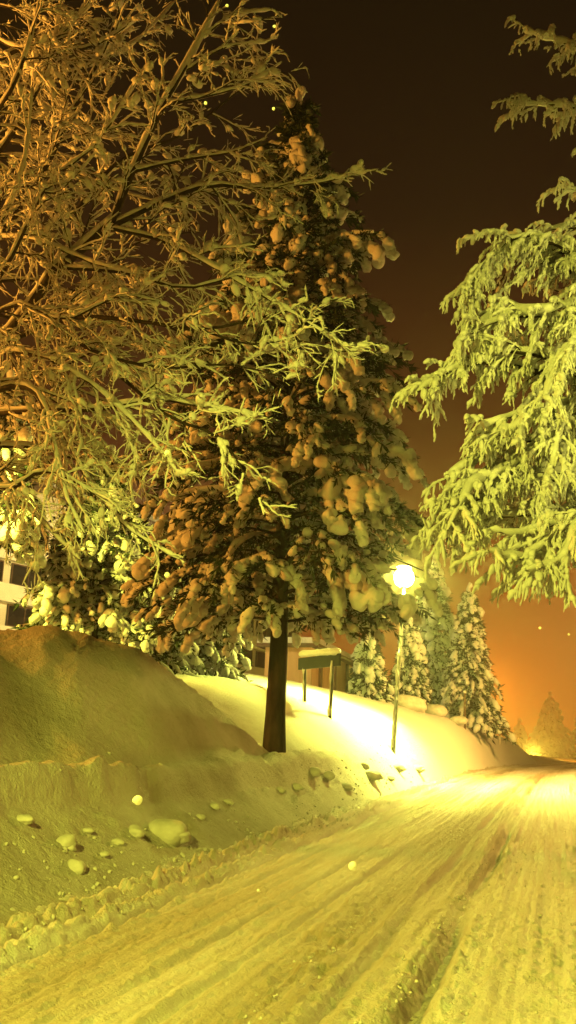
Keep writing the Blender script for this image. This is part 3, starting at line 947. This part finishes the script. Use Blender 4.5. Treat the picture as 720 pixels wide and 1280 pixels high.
# drooping larch on the right
tr_ = at(900, 900, 13.0); tr_[2] = ground_at(tr_[0], tr_[1]) - .2
rootR = empty('drooping_larch', tr_, 'yellow lit frosted larch with hanging fringed branches reaching over the road from the right', 'tree')
trunkR = np.array([tr_, at(890, 600, 13), at(885, 300, 13), at(880, 0, 13.1), at(880, -300, 13.2)])
mb = MB(); tubes(mb, loc(resample(trunkR, 16), tr_)[None], np.linspace(.24, .08, 16)[None], 12, 0, rng, .06)
mb.build('trunk', M['bark'], rootR)
RB = [
    ([(880, 480, 13), (780, 482, 12.4), (712, 470, 12), (660, 462, 11.8), (615, 452, 11.7), (565, 462, 11.6), (522, 490, 11.5)], .075, .012),
    ([(885, 400, 13), (770, 360, 12.6), (700, 335, 12.3), (640, 322, 12.1), (590, 345, 12), (568, 372, 12)], .05, .008),
    ([(885, 340, 13), (780, 330, 12.4), (710, 318, 12), (660, 300, 11.9), (620, 305, 11.8)], .04, .007),
    ([(885, 440, 13), (790, 420, 12.2), (720, 400, 11.8), (660, 395, 11.5), (610, 405, 11.4), (570, 430, 11.3)], .045, .008),
    ([(885, 560, 13), (780, 555, 12.5), (700, 560, 12.2), (650, 550, 12), (600, 570, 11.9), (556, 600, 11.8)], .045, .008),
    ([(885, 560, 13), (780, 520, 12), (700, 515, 11.5), (640, 520, 11.2), (590, 540, 11.1)], .04, .008),
    ([(885, 630, 13), (770, 610, 12.4), (690, 600, 12), (630, 612, 11.8), (580, 632, 11.6), (545, 655, 11.5)], .045, .008),
    ([(885, 660, 13), (790, 640, 12.6), (710, 640, 12.2), (640, 645, 12), (590, 650, 11.9), (556, 665, 11.8)], .04, .008),
    ([(885, 680, 13), (780, 660, 12), (700, 655, 11.6), (650, 668, 11.3), (612, 662, 11.2)], .04, .008),
    ([(885, 600, 13), (800, 620, 11.8), (730, 640, 11.2), (680, 680, 11), (650, 700, 10.9)], .04, .008),
    ([(885, 500, 13), (800, 500, 13.6), (720, 540, 14), (660, 580, 14.2), (600, 600, 14.3)], .04, .008),
    ([(885, 420, 13), (800, 440, 13.7), (720, 440, 14), (660, 430, 14.2), (610, 380, 14.3)], .04, .008),
    ([(885, 350, 13), (800, 370, 13.6), (720, 370, 13.9), (660, 350, 14)], .04, .008),
    ([(885, 640, 13), (800, 640, 13.6), (720, 620, 14), (660, 630, 14.2), (600, 650, 14.3)], .04, .008),
    ([(885, 300, 13), (800, 330, 11.5), (740, 400, 11), (700, 450, 10.8), (680, 500, 10.7)], .04, .008),
    ([(885, 380, 13), (800, 400, 12), (740, 470, 11.4), (700, 540, 11), (690, 590, 10.9)], .04, .008),
    ([(885, 100, 13), (780, 70, 12.6), (720, 58, 12.3), (688, 48, 12.2), (655, 38, 12.1)], .03, .006),
    ([(885, 160, 13), (780, 150, 12.6), (720, 135, 12.4), (680, 130, 12.3), (648, 132, 12.2)], .03, .006),
    ([(885, 260, 13), (790, 250, 12.6), (730, 240, 12.4), (700, 232, 12.3)], .022, .005),
    ([(885, 330, 13), (790, 290, 12.8), (720, 285, 12.6), (670, 290, 12.5), (640, 300, 12.5)], .03, .005),
]
rgx = np.random.default_rng(99)
RB = RB + [([(x + rgx.uniform(-14, 14) + 12, y + rgx.uniform(-30, 30), z + rgx.uniform(-.7, .7)) for (x, y, z) in (lambda o: [(a, b + o, c) for a, b, c in p])(rgx.uniform(-25, 25))], a_ * .7, b_) for p, a_, b_ in RB[:12]]
limbsR = [(loc(px_path(p), tr_), a, b) for p, a, b in RB]
specR = [
    dict(step=.15, len=(.4, .95), ang=(.5, 1.2), k=7, sag=.38, rmax=.013, ref=3.0, wig=.03, u0=.2),
    dict(step=.075, len=(.08, .22), ang=(.5, 1.2), k=4, sag=.7, rmax=.005, ref=.8, wig=.03, lift=-.25, round=True),
    dict(step=.10, len=(.05, .11), ang=(.4, 1.0), k=3, sag=.4, rmax=.003, ref=.3, round=True, lift=-.3),
]
lvR = grow(limbsR, 81, specR)
print('right tree', [len(x) for x in lvR])
branch_meshes(lvR, rootR, 82, (.045, .019, .0155, .012), mat_snow='frost', miss=.06, clump=.2, clump_r=.032)

# ---------------------------------------------------------------- lamp
LP = at(491, 918, 33.0)
LPH = at(505, 722, 33.0)
gz = ground_at(LP[0], LP[1])
LAMPCOL = (.95, .98, .12)


def street_lamp(base, top, watt, colour, label, group, r=.34):
    root = empty('street_lamp', base, label, 'street lamp', group)
    top = np.asarray(top) - np.asarray(base)
    mb = MB()
    q = np.linspace(0, 1, 14)
    P = np.array([0, 0, -.3]) * (1 - q)[:, None] + (top - (0, 0, r + .02)) * q[:, None]
    tubes(mb, P[None], (.075 - .025 * q)[None], 10)
    mb.build('pole', M['metal'], root)
    mb = MB(); q2 = np.linspace(.02, .62, 30)
    P = (top - (0, 0, r)) * q2[:, None] + np.array([-.03, -.045, 0])
    tubes(mb, P[None], (.05 * np.random.default_rng(4).uniform(.3, 1.2, 30))[None], 7, 0, rng, .3)
    mb.build('stuck_snow', M['snow_tree'], root)
    mb = MB(); a = np.array([[0, 0, -r - .06], [0, 0, -r + .03]]) + top
    tubes(mb, a[None], np.array([[.06, .12]]), 12); mb.build('collar', M['dark_metal'], root)
    m, nt, out = nodes('lamp_glow')
    e = N(nt, 'ShaderNodeEmission'); e.inputs['Color'].default_value = (*colour, 1)
    e.inputs['Strength'].default_value = watt / (math.pi * 4 * math.pi * r * r)
    nt.links.new(e.outputs[0], out.inputs['Surface'])
    mb = MB(); V, T = ICO[2]; mb.add(V * r + top, t=T); mb.build('lamp_globe', m, root)
    mb = MB(); blobs(mb, [top + (0, 0, r * 1.0)], [(1, 0, 0)], [(r * .75, r * .75, r * .25)], rng, 2, .06)
    mb.build('snow_cap', M['snow_tree'], root)
    return root


street_lamp((LP[0], LP[1], gz), LPH, 6500, LAMPCOL, 'glaring yellow street lamp on a thin snow stuck pole on the bank', None)

# ---------------------------------------------------------------- notice board
b1 = at(412, 897, 29.0); b2 = at(381, 874, 30.5)
root = empty('notice_board', (b1[0], b1[1], ground_at(b1[0], b1[1])), 'dark board on two snow stuck posts right of the spruce trunk', 'notice board')
o0 = np.array(root.location)
for bp_, ptop in ((b1, (416, 826, 29.0)), (b2, (381, 826, 30.5))):
    gz2 = ground_at(bp_[0], bp_[1]); tp = at(*ptop)
    q = np.linspace(0, 1, 12)
    P = np.array([bp_[0], bp_[1], gz2 - .3]) * (1 - q)[:, None] + tp * q[:, None] - o0
    mb = MB(); tubes(mb, P[None], np.full((1, 12), .055), 8)
    po = mb.build('post', M['dark_metal'], root)
    mb = MB(); P2 = P[2:] + (-.035, -.035, 0); tubes(mb, P2[None], (.035 * rng.uniform(.3, 1.4, 10))[None], 6, 0, rng, .3)
    mb.build('stuck_snow', M['snow_tree'], po)
c1 = at(374, 828, 30.7); c2 = at(425, 825, 28.7)
mid = (c1 + c2) / 2; dv = c2 - c1; ln = np.hypot(dv[0], dv[1]); rz = math.atan2(dv[1], dv[0])
mb = MB(); mb.box(mid - o0 - (0, 0, .02), (ln, .07, .36), rz); mb.build('board_panel', M['sign'], root, smooth=False)
mb = MB(); q = np.linspace(0, 1, 16)
P = (c1 - o0) * (1 - q)[:, None] + (c2 - o0) * q[:, None] + (0, 0, .26)
tubes(mb, P[None], (.13 * (1 + .2 * rng.uniform(-1, 1, 16)) * np.minimum(1, np.minimum(q, 1 - q) * 12 + .3))[None], 9, 0, rng, .08, flat=.8)
mb.build('snow_cap', M['snow_tree'], root)

# ---------------------------------------------------------------- marker posts
for (px, pb, pt, Y, w, lab) in ((530, 893, 877, 50, .05, 'short pale marker post sticking up left of the snow mound'),
                                (581, 899, 866, 53, .06, 'brown marker pole in front of the slim spruce'),
                                (625, 921, 905, 62, .05, 'small post at the end of the bank against the orange haze')):
    p = at(px, pb, Y); g = ground_at(p[0], p[1]); tp = at(px, pt, Y)
    root = empty('marker_post', (p[0], p[1], g), lab, 'marker post', 'marker posts on the bank')
    h = max(.4, tp[2] - g)
    mb = MB(); tubes(mb, np.array([[(0, 0, -.3), (0, 0, h * .5), (0, 0, h)]]), np.array([[w, w, w]]), 8)
    mb.build('post', M['brown'] if px == 581 else M['marker'], root)
    mb = MB(); blobs(mb, [(0, 0, h + .04)], [(0, 0, 1)], [(.09, .10, .10)], rng, 2, .06); mb.build('snow_cap', M['snow_tree'], root)

# snow covered humps by the conifers
for (px, py, Y, a, lab) in ((545, 886, 51, (.62, .5, .38), 'rounded snow hump with a dark gap beneath it, right of the short marker post'),
                            (508, 884, 48, (.95, .6, .42), 'broad snow hump just right of the lamp pole'),
                            (574, 896, 52, (.45, .4, .25), 'little snow hump at the foot of the slim spruce')):
    p = at(px, py + 5, Y); g = ground_at(p[0], p[1])
    mb = MB(); blobs(mb, [(0, 0, a[2] * .55)], [(1, .1, -.08)], [a], rng, 3, .05)
    o = mb.build('snow_hump', M['snow_lump']); o.location = (p[0], p[1], max(g, p[2] - .1) - .02)
    tag(o, lab, 'snow hump', 'snow covered humps on the bank')

# ---------------------------------------------------------------- buildings
A = at(-60, 850, 58.0); B = at(374, 850, 92.0)
dx, dy = B[0] - A[0], B[1] - A[1]
LEN = math.hypot(dx, dy); ang = math.atan2(dy, dx)
z0 = 5.5
root = empty('hotel_building', (A[0], A[1], z0), 'long cream building with dark window bands behind the trees on the left', 'building', rz=ang)
# local frame: x along facade, -y towards the road
DEP = 14.0
HT = 12.6
zb = at(0, 783, 63)[2] - z0          # level of the lowest parapet edge
mb = MB(); mb.box((LEN / 2, DEP / 2 + .45, HT / 2), (LEN, DEP, HT)); mb.build('wall', M['plaster'], root, smooth=False)
mb = MB(); mb.box((LEN / 2, DEP / 2 + .2, HT + .2), (LEN + .8, DEP + 1.2, .35)); rf = mb.build('roof', M['brown'], root, smooth=False)
mb = MB(); mb.box((LEN / 2, DEP / 2 + .2, HT + .62), (LEN + .6, DEP + 1.0, .45)); mb.build('snow_cap', M['snow_tree'], rf, smooth=False)
lev = [2.65, 5.35, 8.05, 10.75]
for li, zz in enumerate(lev):
    mb = MB(); mb.box((LEN / 2, .12, zz), (LEN, .5, 1.15)); mb.build('parapet', M['plaster2'], root, smooth=False)
nb = int(LEN / 3.6)
wmesh = None
for li, zc_ in enumerate([1.35, 4.0, 6.7, 9.4]):
    for b in range(nb):
        x = (b + .5) * LEN / nb
        if wmesh is None:
            mb = MB(); mb.box((0, 0, 0), (LEN / nb - .7, .12, 1.42)); w0 = mb.build('window', M['glass'], root, smooth=False); wmesh = w0
            mb = MB()
            fw, fh, ft = (LEN / nb - .70) / 2, .71, .09
            xs_ = [-fw, -fw + ft, -ft / 2, ft / 2, fw - ft, fw]; zs_ = [-fh, -fh + ft, fh - ft, fh]
            g = np.array([[x, -.09, z] for z in zs_ for x in xs_]); ng = len(g)
            qf = []
            for iz in range(3):
                for ix in range(5):
                    if iz == 1 and ix in (1, 3): continue
                    a0 = iz * 6 + ix; qf += [(a0, a0 + 1, a0 + 7, a0 + 6), (a0 + 6 + ng, a0 + 7 + ng, a0 + 1 + ng, a0 + ng)]
            mb.add(np.vstack([g, g + (0, .03, 0)]), q=qf + [(0, ng, ng + 5, 5), (18, 23, 23 + ng, 18 + ng), (0, 18, 18 + ng, ng), (5, ng + 5, ng + 23, 23)])
            mb.build('frame', M['brown'], w0, smooth=False)
            w = w0
        else:
            w = copy_tree(wmesh, root)
        w.location = (x, .40, zc_)
for b in range(nb + 1):
    mb = MB(); mb.box((0, 0, 0), (.45, .4, 2.05)); c = mb.build('column', M['brown'], root, smooth=False); c.location = (b * LEN / nb, .22, 1.03)
mb = MB()
mb.box((LEN / 2, -.28, .72), (LEN, .07, .08))
for x in np.arange(.2, LEN, .42): mb.box((x, -.28, .36), (.07, .05, .66))
mb.build('balustrade', M['rail'], root, smooth=False)

# low orange-lit shed behind the notice board
A2 = at(388, 870, 60.0); B2 = at(452, 890, 76.0)
d2 = B2 - A2; L2 = math.hypot(d2[0], d2[1]); an2 = math.atan2(d2[1], d2[0])
gz3 = ground_at(A2[0], A2[1])
root = empty('wooden_shed', (A2[0], A2[1], gz3 - .3), 'low pale orange boarded shed behind the notice board', 'shed', rz=an2)
hS = at(400, 812, 64)[2] - gz3
mb = MB(); mb.box((L2 / 2, 1.5, hS / 2), (L2, 3, hS)); mb.build('wall', M['wood'], root, smooth=False)
mb = MB(); mb.box((L2 / 2, 1.5, hS + .12), (L2 + .8, 4, .22)); rf = mb.build('roof', M['brown'], root, smooth=False)
mb = MB(); mb.box((L2 / 2, 1.5, hS + .42), (L2 + .7, 3.9, .36)); mb.build('snow_cap', M['snow_tree'], rf, smooth=False)
for i in range(4):
    mb = MB(); mb.box((0, 0, 0), (.25, .2, hS - .1)); c = mb.build('pillar', M['brown'], root, smooth=False); c.location = (L2 * (i + .5) / 4, -.12, hS / 2)

# ---------------------------------------------------------------- falling snowflakes
FL = [(172, 1000, 2.6, 8, 'largest snowflake, over the plough ridge at left'), (441, 1082, 2.6, 7, 'snowflake hanging over the middle of the road'),
      (209, 719, 3, 5, 'snowflake before the lower left spruce branches'), (209, 566, 3, 5, 'snowflake before the middle of the bare tree'),
      (343, 33, 3.4, 3, 'snowflake against dark sky near the top of the picture'), (257, 129, 3.4, 3.2, 'snowflake before the upper bare twigs'),
      (342, 136, 3.4, 3, 'snowflake left of the spruce top against the sky'), (284, 7, 3.4, 3, 'topmost snowflake above the bare tree'),
      (323, 1113, 3, 2, 'tiny snowflake over the road left of the middle one'), (675, 785, 3.4, 2.4, 'snowflake in the orange sky below the larch'),
      (711, 793, 3.4, 2, 'snowflake in the orange sky near the right edge')]
for (px, py, Y, rp, lab) in FL:
    p = at(px, py, Y); r = rp * .72 * Y / F
    mb = MB(); blobs(mb, [(0, 0, 0)], [(1, 0, .3)], [(r, r * .9, r)], rng, 2, .06)
    o = mb.build('snowflake', M['flake']); o.location = p
    tag(o, lab, 'snowflake', 'snowflakes falling in the air')

# ---------------------------------------------------------------- lights
def point(name, locn, watt, col, r=.12, spot=None, aim=None):
    l = bpy.data.lights.new(name, 'SPOT' if spot else 'POINT')
    l.energy = watt; l.color = col; l.shadow_soft_size = r
    o = bpy.data.objects.new(name, l); COL.objects.link(o); o.location = locn
    if spot:
        l.spot_size = R_(spot); l.spot_blend = .6
        d = Vector(aim) - Vector(locn); o.rotation_euler = d.to_track_quat('-Z', 'Y').to_euler()
    return o


point('street_lamp_over_near_road', (-4.5, -1.5, 6.8), 10500, (1.0, .93, .085), spot=90, aim=(2.8, 7.4, 0.0))
point('larch_fill_spot', (6.5, 5.0, 5.5), 1500, (1.0, .88, .125), spot=64, aim=(5.4, 12.0, 6.4))  # unseen spot added to brighten the larch and spare the pile
point('sodium_lamp_beyond_pile', (-13.2, 13.6, 9.5), 10000, (1.0, .38, .035), r=.5)
point('yard_lamp', (-8.6, 19.0, 8.5), 9500, (1.0, .93, .085), spot=62, aim=(-5.6, 28.0, 4.6))
point('hotel_lamp', (-9.0, 56.0, 12.5), 4500, (1.0, .78, .26))
point('conifer_warm_fill', (17.0, 40.0, 8.0), 15000, (1.0, .50, .09))  # unseen light added off frame to warm the snow on the conifers
point('bank_lamp_downlight', tuple(LPH - np.array([0, 0, .45])), 24000, (.95, .98, .15), spot=140, aim=tuple(LPH - np.array([0, 0, 3.0])))
point('road_lamp_beyond_crest', (25.7, 100.0, 2.1), 10500, (1.0, .70, .06), r=.2)
point('sodium_lamps_down_the_hill', (34.0, 170.0, 12.0), 60000, (1.0, .25, .015), r=.2)

# ---------------------------------------------------------------- haze
m, nt, out = nodes('snowy_night_haze')
v = N(nt, 'ShaderNodeVolumePrincipled'); v.inputs['Color'].default_value = (.9, .9, .9, 1); v.inputs['Density'].default_value = .0016
v.inputs['Anisotropy'].default_value = .8
nt.links.new(v.outputs[0], out.inputs['Volume'])
mb = MB(); mb.box((0, 130, 15), (600, 560, 70)); hz = mb.build('haze', m, smooth=False)
tag(hz, kind='stuff')

# ---------------------------------------------------------------- night sky
W = bpy.data.worlds.new('World'); S.world = W; W.use_nodes = True
nt = W.node_tree; nt.nodes.clear()
wo = nt.nodes.new('ShaderNodeOutputWorld'); bg = nt.nodes.new('ShaderNodeBackground')
tc = nt.nodes.new('ShaderNodeTexCoord'); sx = nt.nodes.new('ShaderNodeSeparateXYZ')
nt.links.new(tc.outputs['Generated'], sx.inputs[0])
mr = nt.nodes.new('ShaderNodeMapRange'); mr.inputs['From Min'].default_value = -.02; mr.inputs['From Max'].default_value = .75
nt.links.new(sx.outputs['Z'], mr.inputs['Value'])
r = ramp(nt, [(0, (.60, .14, .010)), (.10, (.42, .095, .007)), (.25, (.20, .045, .005)), (.45, (.075, .018, .004)), (.70, (.020, .007, .003)), (1, (.009, .0045, .0025))])
nt.links.new(mr.outputs[0], r.inputs['Fac']); nt.links.new(r.outputs[0], bg.inputs['Color'])
# the town's glow sits low over the far end of the street
dp = N(nt, 'ShaderNodeVectorMath', operation='DOT_PRODUCT'); nt.links.new(tc.outputs['Generated'], dp.inputs[0]); dp.inputs[1].default_value = (.25, .968, 0)
m2 = N(nt, 'ShaderNodeMapRange'); m2.inputs['From Min'].default_value = .5; m2.inputs['To Min'].default_value = .18; nt.links.new(dp.outputs['Value'], m2.inputs['Value'])
nt.links.new(m2.outputs[0], bg.inputs['Strength'])
nt.links.new(bg.outputs[0], wo.inputs['Surface'])

# ---------------------------------------------------------------- render
S.render.engine = 'CYCLES'
S.cycles.use_denoising = True
S.cycles.max_bounces = 5; S.cycles.diffuse_bounces = 3; S.cycles.glossy_bounces = 2; S.cycles.transmission_bounces = 3
S.cycles.volume_bounces = 0
S.cycles.use_light_tree = True
S.cycles.sample_clamp_indirect = 4
S.view_settings.view_transform = 'Standard'; S.view_settings.look = 'None'
S.view_settings.exposure = 0; S.view_settings.gamma = 1; S.view_settings.use_curve_mapping = False
